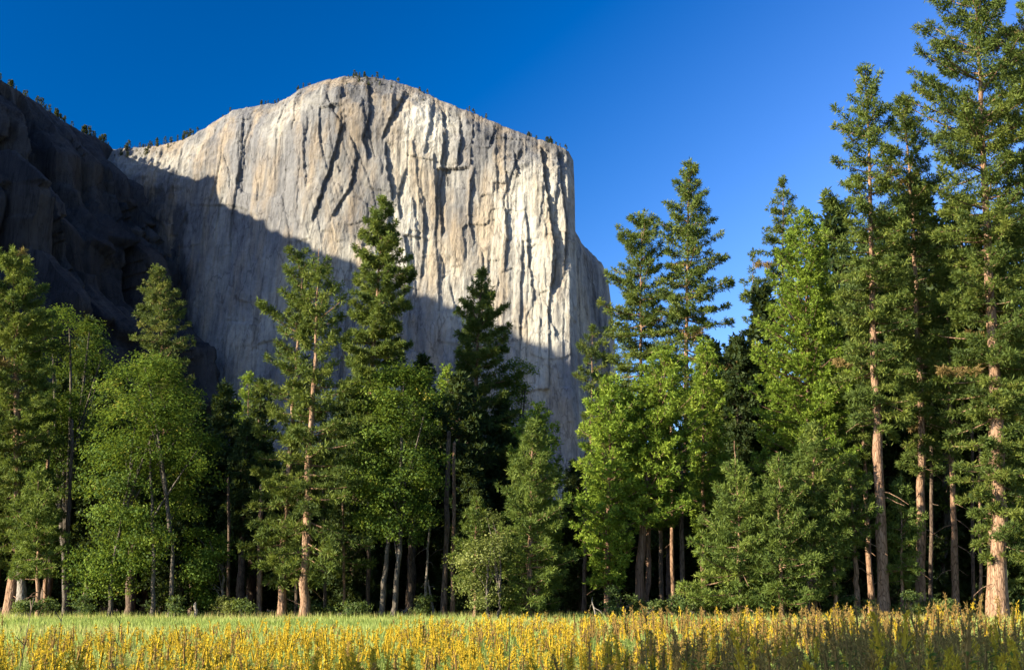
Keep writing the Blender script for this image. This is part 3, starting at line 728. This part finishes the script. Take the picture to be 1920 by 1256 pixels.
make_oak('oak_sapling', 'small leafy oak by the white post, foliage down to the grass', 97, [([(418, 1152), (418, 1060)], 8)],
         [(990, 365, 415), (1040, 340, 430), (1090, 345, 430), (1135, 355, 415)], 105, 180, lump=.7)
make_oak('oak_tree', 'light green oak filling the gap under the giant pine branches', 108, [([(1765, 1150), (1780, 900)], 9)],
         [(640, 1740, 1800), (740, 1725, 1830), (860, 1735, 1835), (960, 1745, 1825)], 106, 260)
make_oak('willow_shrub', 'rounded olive-green shrub at the flank of the young front pine', 90, [([(915, 1152), (913, 1060)], 6), ([(935, 1152), (938, 1070)], 5)],
         [(966, 905, 940), (1000, 870, 962), (1060, 852, 968), (1110, 852, 965), (1142, 862, 955)], 107, 260, mat='olive', leaf=.17, K=24, spread=.30, cat='shrub', lump=.6)
BUSH = [(1160, 1105, 1120, 1195, 'low dark bush under the edge cedar'), (1300, 1122, 1262, 1335, 'low bush row at the foot of the narrow cedar'), (1215, 1128, 1178, 1258, 'ground-hugging bush around the brown cedar trunk'),
        (1400, 1090, 1370, 1432, 'rounded dark green bush in the young pine thicket'), (1700, 1112, 1668, 1745, 'weedy bush between the two tallest trunks'), (1770, 1128, 1738, 1806, 'low bush at the base of the pale straight trunk'),
        (1905, 1110, 1885, 1945, 'bush beside the giant reddish trunk'), (330, 1122, 315, 345, 'tiny blue-green bush near the white post'), (455, 1128, 436, 475, 'small bush by the grey standing snag'), (150, 1120, 115, 180, 'bush in the skirt of the broad oak'),
        (650, 1132, 630, 700, 'scrubby bush in front of the pine trunk beside the pale twin trunks'), (55, 1130, 30, 95, 'scrub at the base of the grey broken snag'), (1590, 1120, 1545, 1640, 'scrub under the bare lower trunk of a young pine')]
for k, (x, y, l, q, lb) in enumerate(BUSH):
    make_oak('bush', lb, 93, [([(x, 1152), (x, 1140)], 2)], [(y, (l + x) / 2, (q + x) / 2), ((y + 1150) / 2, l, q), (1150, l, q)], 120 + k, 46, mat='bush', leaf=.16, K=22, spread=.20, cat='bush', lump=.3)

rb = np.random.default_rng(31)
for k in range(22):
    x = rb.uniform(-20, 1930); hh = rb.uniform(8, 34); ww = rb.uniform(18, 50)
    make_oak('bush', 'low undergrowth bush along the wood edge', rb.uniform(94, 101), [([(x, 1152), (x, 1140)], 2)], [(1148 - hh, x - ww * .3, x + ww * .3), (1148 - hh * .4, x - ww * .6, x + ww * .6), (1150, x - ww * .5, x + ww * .5)], 160 + k, 40, mat=('bush', 'olive', 'bush')[k % 3], leaf=.15, K=20, spread=.18, cat='bush', lump=.3, group='undergrowth bushes along the wood edge')

# ---- shaded wood behind the front row
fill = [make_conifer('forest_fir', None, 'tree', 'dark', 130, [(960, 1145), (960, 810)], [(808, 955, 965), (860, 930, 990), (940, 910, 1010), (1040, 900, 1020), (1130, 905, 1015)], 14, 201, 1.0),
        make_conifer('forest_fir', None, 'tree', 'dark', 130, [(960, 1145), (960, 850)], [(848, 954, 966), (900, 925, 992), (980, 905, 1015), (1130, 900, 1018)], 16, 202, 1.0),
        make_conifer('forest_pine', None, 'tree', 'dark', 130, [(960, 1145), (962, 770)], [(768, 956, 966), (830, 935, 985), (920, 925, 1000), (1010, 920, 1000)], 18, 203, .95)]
used = [False] * 3
FG = 'shaded trees filling the wood behind the front row'
FL = ['dark full-skirted fir deep in the shaded wood', 'squat dark fir deep in the shaded wood', 'dark high-crowned pine deep in the shaded wood']
for row, Yd in enumerate((111, 119, 127, 136, 147, 160)):
    half = .43 * Yd
    x = -half - random.uniform(0, 2)
    while x < half:
        k = random.choice((0, 1, 2, 1)) if row < 2 else random.choice((0, 1, 0, 2))
        y = Yd + random.uniform(-3, 3); sc = random.uniform(.72, 1.0)
        pxx = CX + x / y * F
        if pxx > 1480: sc *= 1.25
        if 380 < pxx < 460 or 960 < pxx < 1120: sc *= .8
        if not used[k]:
            o = fill[k]; o.location = (x, y, 0); o.rotation_euler = (0, 0, random.uniform(0, 6.28)); o.scale = (sc, sc, sc); used[k] = True
        else: o = copy_tree(fill[k], (x, y, 0), random.uniform(0, 6.28), sc)
        tag(o, FL[k], 'tree', FG)
        x += random.uniform(3.4, 5.6)

for px_, y, sc, k in [(1345, 124, 1.25, 2), (1395, 122, 1.35, 0), (1440, 118, 1.5, 2), (1560, 116, 1.55, 0), (1590, 121, 1.8, 2), (1612, 112, 1.3, 0), (1665, 110, 1.6, 2), (1690, 118, 1.9, 0), (1715, 112, 1.5, 0), (1755, 111, 1.75, 2), (1775, 119, 2.0, 0),
                      (1805, 112, 1.6, 0), (1830, 116, 1.9, 2), (1895, 110, 1.6, 0), (1915, 117, 1.9, 2), (60, 116, 1.15, 0), (150, 118, 1.25, 2), (215, 116, 1.2, 0), (480, 118, 1.0, 2), (650, 112, 1.05, 0), (790, 116, 1.15, 2), (860, 112, 1.1, 0), (940, 118, 1.0, 0)]:
    tag(copy_tree(fill[k], ((px_ - CX) / F * y, y, 0), random.uniform(0, 6.28), sc), FL[k], 'tree', FG)

# ---- bare stems standing in the edge of the wood
def stem(name, label, Y, tr, wpx, seed, mat, twigs=0, top=.5, group=None):
    r = np.random.default_rng(seed); w = Wood(); pts = trunk_line(tr, Y); base = pts[0].copy()
    ctr = spline(pts, 9); ctr[1:-1, :2] += r.normal(0, .03, (7, 2))
    trunk_tube(w, ctr, wpx * Y / F / 2, r, top, 8)
    n = len(ctr); w.tube(np.array([ctr[-1] - [0, 0, .02], ctr[-1] + [.03, 0, .12 + .2 * r.random()]]), [wpx * Y / F / 2 * top, .012], 8)
    t = link('trunk', w.mesh('trunk'), M[mat])
    root = link(name, None, None, loc=tuple(base)); t.parent = root; t.location = tuple(-base)
    for k in range(twigs):
        q = Wood(); i = r.uniform(.3, .98); b0 = ctr[int(i * (n - 1))]; a = r.uniform(0, 6.28); L = r.uniform(.5, 1.8)
        s = np.linspace(0, 1, 5)
        dh = np.array([math.cos(a), math.sin(a), 0])
        q.tube(b0 + dh * (L * s)[:, None] + np.array([0, 0, 1.]) * (-.5 * L * s ** 1.6 + .06 * r.normal(size=5))[:, None], np.linspace(.035, .012, 5), 5)
        b = link('branch', q.mesh('branch'), M[mat], root); b.location = tuple(-base)
    return tag(root, label, 'dead tree' if mat == 'dead' else 'tree', group)
stem('snag', 'grey broken-off snag beside the reddish pine trunk', 99, [(42, 1150), (40, 1055)], 24, 301, 'dead')
stem('tree_stump', 'small whitish stump post standing alone in the meadow grass', 93, [(367, 1158), (366, 1132)], 7, 302, 'dead', top=.8)
stem('snag', 'short pale grey snag near the small bush', 100, [(462, 1150), (463, 1118)], 5, 303, 'dead', top=.8)
stem('snag', 'thin leaning grey snag in the dark gap past the sprawling oak', 101, [(796, 1152), (803, 1010), (806, 985)], 6, 304, 'dead', 5)
stem('snag', 'short slanting dead pole propped near the thin leaning snag', 102, [(815, 1150), (803, 1092)], 5, 305, 'dead')
stem('snag', 'pale crooked twig snag in front of the black gap', 91, [(1115, 1156), (1114, 1138), (1110, 1126)], 4, 306, 'dead', 4)
DK = 'dim trunks standing inside the wood edge'
for k, (x, x2, y2, wp) in enumerate([(485, 490, 1060, 11), (430, 428, 1050, 7), (555, 560, 1040, 7), (645, 642, 1080, 6), (770, 772, 1020, 9), (832, 842, 960, 11), (848, 852, 980, 8),
                                     (1095, 1099, 1000, 9), (1240, 1236, 930, 9), (1262, 1258, 940, 8), (1280, 1275, 950, 10), (125, 135, 940, 8), (85, 90, 960, 9), (1745, 1748, 880, 8), (1825, 1822, 960, 8), (1838, 1836, 980, 7), (610, 606, 1060, 6), (690, 692, 1040, 9)]):
    stem('bare_pine', 'dim brown trunk just inside the shaded wood edge', 100 + (k * 7) % 5, [(x, 1150), (x2, y2 - 150)], wp, 320 + k, 'dusk_bark' if k % 3 else 'bark', 3, .7, DK)
def log(name, label, p0, p1, rad, seed):
    r = np.random.default_rng(seed); w = Wood(); s = np.linspace(0, 1, 8)[:, None]
    c = np.array(p0) * (1 - s) + np.array(p1) * s; c[1:-1] += r.normal(0, .04, (6, 3))
    w.tube(c, np.linspace(rad, rad * .5, 8), 8)
    o = link(name, w.mesh(name), M['dead']); o.name = name
    return tag(o, label, 'log')
log('fallen_log', 'pale fallen pole lying on brown litter under the sprawling oak', (PX(760, 1140, 104), 104, .25), (PX(830, 1140, 107), 107, .3), .14, 401)
log('fallen_log', 'long fallen trunk on brown litter behind the twin pines', (PX(590, 1140, 108), 108, .3), (PX(680, 1140, 106), 106, .35), .2, 402)
log('fallen_branch', 'forked pale dead branch propped by the pale twin trunks', (PX(748, 1146, 96), 96, .1), (PX(765, 1130, 97), 97, 1.0), .07, 403)

# ---- oaks behind the viewer whose shade falls across one corner of the meadow
def shade_tree(label, x, y, h, cr, seed, z0):
    r = np.random.default_rng(seed); w = Wood()
    ctr = np.stack([x + r.normal(0, .06, 10), y + r.normal(0, .06, 10), np.linspace(0, h * .9, 10)], -1); base = np.array([x, y, 0.])
    trunk_tube(w, ctr, .4, r, .2, 9)
    n = 700; a = r.uniform(0, 6.28, n); zz = r.uniform(z0, h, n); pr_ = np.sqrt(np.clip(1 - ((zz - (z0 + h) / 2) / ((h - z0) / 2)) ** 2, 0, 1)) * cr * r.uniform(.2, 1, n) ** .5
    cs = np.stack([x + pr_ * np.cos(a), y + pr_ * np.sin(a), zz], -1)
    for k in range(30):
        f0 = ctr[r.integers(4, 10)]; s = np.linspace(0, 1, 4)[:, None]; w.tube(f0 * (1 - s) + cs[k] * s, np.linspace(.1, .03, 4), 5)
    V, t = leaves(r, cs, norm(cs - [x, y, (z0 + h) / 2]), .34, 22, np.full(n, .55), np.clip(r.normal(.47, .15, n), 0, .9))
    root = link('oak_tree', None, None, loc=tuple(base))
    tm = link('trunk', w.mesh('trunk'), M['oak_bark'], root); tm.location = tuple(-base)
    link('crown', mesh_from('crown', V - base, np.arange(len(V)), 4, t), M['oak'], root)
    tag(root, label, 'tree', 'oaks standing in the open meadow')
for q_ in ((-29, -9.2, 26, 3.4, 501, 14.6), (-30.8, -5.6, 26, 3.4, 502, 15.6), (-32.4, -2.4, 26, 3.0, 503, 16.6)):
    shade_tree('tall high-crowned oak out in the open meadow away from the wood', *q_)

# ---- little pines along the skyline of the cliffs
r = np.random.default_rng(77)
def rim_mesh(seed):
    r = np.random.default_rng(seed); n = 34
    z = r.uniform(.12, 1, n); rad = .20 * (1.05 - z) + .03; a = r.uniform(0, 6.28, n)
    cs = np.stack([rad * np.cos(a) * r.uniform(.2, 1, n), rad * np.sin(a) * r.uniform(.2, 1, n), z], -1)
    V, t = blades(r, cs, np.stack([np.cos(a), np.sin(a), .3 + 0 * a], -1), np.full(n, .17), 4, .45, .7, r.uniform(.1, .9, n))
    V2 = np.array([[-.025, 0, -.1], [.025, 0, -.1], [0, 0, .9], [0, -.025, -.1], [0, .025, -.1], [0, 0, .9]])
    V = np.concatenate([V, V2]); t = np.concatenate([t, [0, 0]])
    return mesh_from('rim_pine', V, np.arange(len(V)), 3, t)
RM = [rim_mesh(600 + k) for k in range(5)]
def rim_tree(p, h, label, group):
    o = link('rim_pine', RM[int(r.integers(5))], M['rim'], loc=tuple(p)); o.scale = (h * r.uniform(.8, 1.3),) * 2 + (h,); o.rotation_euler = (0, 0, r.uniform(0, 6.28))
    tag(o, label, 'tree', group)
def on_rim(px, dy):
    i = int(np.clip(np.searchsorted(pxs, px), 0, nc - 1)); q = V_CLIFF[nr - 1, i].copy()
    if dy > 0: q = V_CLIFF[max(0, nr - 1 - int(dy)), i].copy()
    return q
spans = [(218, 385, 60), (385, 520, 12), (545, 580, 5), (650, 800, 46), (800, 1060, 40)]
for a, b, n in spans:
    cc = r.uniform(a, b, max(2, n // 5))
    for k in range(n):
        px = float(np.clip(cc[r.integers(len(cc))] + r.normal(0, 7), a, b)) if k % 4 else r.uniform(a, b); deep = r.integers(0, 14) if (650 < px < 800 or px < 330) else 0
        q = on_rim(px, deep if r.random() < .6 else 0)
        rim_tree(q - [0, 0, 1], 3 + 13 * r.random() ** 1.5 if px < 385 else 3 + 9 * r.random() ** 2, 'tiny pine on the pale granite summit skyline', 'pines along the granite rim')
for k in range(46):
    t = r.uniform(0, 300); h = np.interp(t, ts, ch)
    rim_tree((J[0] + RD[0] * t - RN[0] * 4, J[1] + RD[1] * t - RN[1] * 4, h - 1), r.uniform(7, 19), 'tiny pine on the dark ridge skyline', 'pines along the dark ridge')
# ------------------------------------------------------------------ grass and goldenrod
r = np.random.default_rng(900)
def grass_blades(n, xyf, h0, h1, wd, tint_mu):
    x, y = xyf(n); h = r.uniform(h0, h1, len(x)); a = r.uniform(0, 6.28, len(x))
    dx, dy = np.cos(a) * wd, np.sin(a) * wd
    z = np.zeros(len(x)); ln = r.normal(0, .18, (len(x), 2)) * h[:, None]
    V = np.stack([np.stack([x - dx, y - dy, z], -1), np.stack([x + dx, y + dy, z], -1), np.stack([x + ln[:, 0], y + ln[:, 1], h], -1)], 1).reshape(-1, 3)
    return V, np.clip(r.normal(tint_mu, .2, len(x)) + 1.3 * (fbm(x / 9, y / 5, 71, 3) - .45), 0, 1)
def wedge(y0, y1, half=.44):
    def f(n):
        y = np.sqrt(r.uniform(y0 ** 2, y1 ** 2, n)); return r.uniform(-1, 1, n) * (half * y + 1), y
    return f
parts = [grass_blades(80000, wedge(58, 101), .2, .48, .035, .55), grass_blades(26000, wedge(24, 60), .2, .45, .022, .5), grass_blades(11000, wedge(89, 101), .3, .8, .03, .8), grass_blades(16000, wedge(4.5, 26), .3, .75, .010, .45)]
V = np.concatenate([p[0] for p in parts]); t = np.concatenate([p[1] for p in parts])
tag(link('grass', mesh_from('grass', V, np.arange(len(V)), 3, t), M['grass']), 'pale green grass growing across the meadow', 'grass', kind='stuff')

def plume(r, z0, z1, n, size, wid):
    """pyramid of short arching sprays set with florets"""
    u = r.random(n) ** .8; z = z0 + (z1 - z0) * u
    rad = wid * (1 - u) ** .6 * np.clip(u * 6 + .3, 0, 1) * r.uniform(.1, 1, n) + .004; a = r.uniform(0, 6.28, n)
    c = np.stack([rad * np.cos(a), rad * np.sin(a), z + .25 * rad], -1)
    V, t = blades(r, c, np.stack([.6 * np.cos(a), .6 * np.sin(a), 1.3 + 0 * a], -1), np.full(n, size), 3, .22, .8, np.clip(r.normal(.5, .22, n), 0, 1))
    k = 5; an = np.arange(k) * 2 * math.pi / k; L = z1 - z0; core = []
    for zz, rr, zt, rt in ((z0 + .05 * L, .1, z0 + .3 * L, .40), (z0 + .3 * L, .40, z0 + .6 * L, .30), (z0 + .6 * L, .30, z1 - .04 * L, .04)):
        for q in range(k):
            p = lambda a, R_, Z: [wid * R_ * math.cos(a), wid * R_ * math.sin(a), Z]
            a0, a1 = an[q], an[(q + 1) % k]
            core += [p(a0, rr, zz), p(a1, rr, zz), p(a1, rt, zt), p(a0, rr, zz), p(a1, rt, zt), p(a0, rt, zt)]
    core = np.array(core); V = np.concatenate([V, core]); t = np.concatenate([t, np.clip(r.normal(.35, .2, len(core) // 3), 0, 1)])
    return V, t
def stalk(r, h, n, ln, wd, st):
    """stem and lance leaves as triangles"""
    V = [np.array([[-st, 0, 0], [st, 0, 0], [0, 0, h], [0, -st, 0], [0, st, 0], [0, 0, h]])]; T = [np.array([.5, .5])]
    z = r.uniform(.12, .95, n) * h; a = r.uniform(0, 6.28, n); L = ln * r.uniform(.6, 1.2, n) * (1.1 - .5 * z / h)
    d = np.stack([np.cos(a), np.sin(a), r.uniform(.2, 1.0, n)], -1); s = np.stack([-np.sin(a), np.cos(a), 0 * a], -1) * wd
    b = np.stack([0 * a, 0 * a, z], -1); m = b + d * (L * .45)[:, None]; tip = b + d * L[:, None] - np.array([0, 0, 1.]) * (L * .25)[:, None]
    q = np.stack([b, m + s, tip, b, tip, m - s], 1).reshape(-1, 3)
    V.append(q); T.append(np.repeat(np.clip(r.normal(.5, .2, n), 0, 1), 2))
    return np.concatenate(V), np.concatenate(T)
def field_far(y): return 44.
def variants(nf, nl, size, wid, seeds):
    out = []
    for sd in seeds:
        q = np.random.default_rng(sd); h = q.uniform(.82, 1.12); pl_ = q.uniform(.16, .32)
        out.append((stalk(q, h, nl, .12, .010, .004), plume(q, h - pl_, h + .02, nf, size, wid * q.uniform(.7, 1.2))))
    return out
near = variants(150, 34, .024, .048, range(950, 960))
# 300 plants that stand closest are things of their own
MS = [mesh_from('stem', a[0], np.arange(len(a[0])), 3, a[1]) for a, b in near]
MB = [mesh_from('plume', b[0], np.arange(len(b[0])), 3, b[1]) for a, b in near]
MF = [mesh_from('plume', b[0], np.arange(len(b[0])), 3, b[1]) for a, b in near]
for m_ in MS: m_.materials.append(M['gold_leaf'])
for m_ in MB: m_.materials.append(M['gold_flower'])
for m_ in MF: m_.materials.append(M['faded_flower'])
GL = 'goldenrod plants in the front of the meadow'
for k in range(300):
    y = math.sqrt(r.uniform(5.6 ** 2, 10.5 ** 2)); x = r.uniform(-.42, .42) * y
    i = int(r.integers(10)); faded = r.random() < (.62 if x > 1 else .25)
    hs = r.uniform(.70, 1.14) * np.interp(x / y, [0, .1, .25], [.97, 1.06, 1.2])
    root = link('goldenrod_plant', None, None, loc=(x, y, 0)); root.rotation_euler = (r.normal(0, .13), r.normal(0, .13), r.uniform(0, 6.28)); root.scale = (1, 1, hs)
    link('stem', MS[i], None, root); link('plume', (MF if faded else MB)[i], None, root)
    tag(root, 'faded brown goldenrod plume on a leafy stem in the front meadow' if faded else 'yellow blooming goldenrod plume on a leafy stem in the front meadow', 'flower', GL)
# the rest of the field
def scatter(vars_, x, y, hs, tilt):
    sv, st_, fv, ft, bv, bt_ = [], [], [], [], [], []
    idx = r.integers(0, len(vars_), len(x)); az = r.uniform(0, 6.28, len(x)); fd = r.random(len(x)) < np.clip(.22 + 1.3 * (fbm(x / 2.5, y / 2.5, 73, 3) - .4) + np.interp(x / y, [0, .2], [0, .4]), 0, .9)
    for i, (sa, pb) in enumerate(vars_):
        for flag in (False, True):
            m_ = (idx == i) & (fd == flag); n = m_.sum()
            if not n: continue
            c, s = np.cos(az[m_]), np.sin(az[m_]); tx, ty = r.normal(0, tilt, n), r.normal(0, tilt, n)
            def place(v):
                X = v[None, :, 0] * c[:, None] - v[None, :, 1] * s[:, None] + tx[:, None] * v[None, :, 2] + x[m_][:, None]
                Yy = v[None, :, 0] * s[:, None] + v[None, :, 1] * c[:, None] + ty[:, None] * v[None, :, 2] + y[m_][:, None]
                return np.stack([X, Yy, v[None, :, 2] * hs[m_][:, None] + 0 * X], -1).reshape(-1, 3)
            sv.append(place(sa[0])); st_.append(np.tile(sa[1], n))
            (fv if flag else bv).append(place(pb[0])); (ft if flag else bt_).append(np.tile(pb[1], n))
    return [(np.concatenate(a), np.concatenate(b)) for a, b in ((sv, st_), (bv, bt_), (fv, ft))]
def pts_in(y0, y1, n):
    y = np.sqrt(r.uniform(y0 ** 2, y1 ** 2, n)); x = r.uniform(-1, 1, n) * (.43 * y + .6)
    keep = r.random(n) < np.clip(.62 + 2.4 * (fbm(x / 2.0, y / 2.6, 75, 3) - .38) + .3 * (x > .08 * y), .12, 1)
    far = np.interp(x / y, [-.4, -.12, -.07, .1, .2, .4], [31, 31, 41, 39, 33, 31]) + 26 * (fbm(x / 2.2, x * 0, 79, 3) - .45) + 2 * r.normal(size=n)
    keep &= y < far
    return x[keep], y[keep]
sets = []
for y0, y1, n, vv in ((5.4, 15, 1250, variants(60, 16, .032, .055, range(960, 966))), (15, 25, 2600, variants(18, 7, .046, .046, range(970, 976))), (25, 40, 2600, variants(7, 3, .07, .046, range(980, 986)))):
    x, y = pts_in(y0, y1, n)
    sets.append(scatter(vv, x, y, (.50 + .75 * fbm(x / 1.7, y / 1.7, 83, 2) + r.uniform(0, .34, len(x))) * np.interp(x / y, [0, .1, .25], [.95, 1.06, 1.2]), .17))
root = None
for nm, k, mt, lb in (('goldenrod_foliage', 0, 'gold_leaf', 'green leafy stems massed across the goldenrod field'), ('goldenrod_bloom', 1, 'gold_flower', 'mass of yellow goldenrod bloom across the meadow'), ('goldenrod_seedheads', 2, 'faded_flower', 'mass of faded brown goldenrod heads across the meadow')):
    V = np.concatenate([s_[k][0] for s_ in sets]); t = np.concatenate([s_[k][1] for s_ in sets])
    tag(link(nm, mesh_from(nm, V, np.arange(len(V)), 3, t), M[mt]), lb, 'wildflowers', kind='stuff')
# tall dry weed stalks
for k, (px, d, hpx, ln) in enumerate([(22, 7, 1120, .10), (95, 8, 1150, .06), (215, 9, 1155, .03), (1216, 8, 1178, -.02), (955, 9, 1140, .0)]):
    w = Wood(); p = P(px, 1200, d); q = P(px, hpx, d); s = np.linspace(0, 1, 6)[:, None]
    h = q[2]; w.tube(np.array([p[0] - ln, d, 0]) * (1 - s) + np.array([p[0] + ln, d, h]) * s, np.linspace(.0045, .002, 6), 5)
    for j in range(5):
        z = h * r.uniform(.6, .98); a = r.uniform(0, 6.28); b0 = np.array([p[0] - ln + 2 * ln * z / h, d, z]); w.tube(np.array([b0, b0 + [.05 * math.cos(a), .05 * math.sin(a), .05]]), [.003, .002], 4)
    tag(link('weed_stalk', w.mesh('weed_stalk'), M['dusk_bark']), 'thin dry dark weed stalk standing above the goldenrod', 'weed', 'dry weed stalks in the meadow')
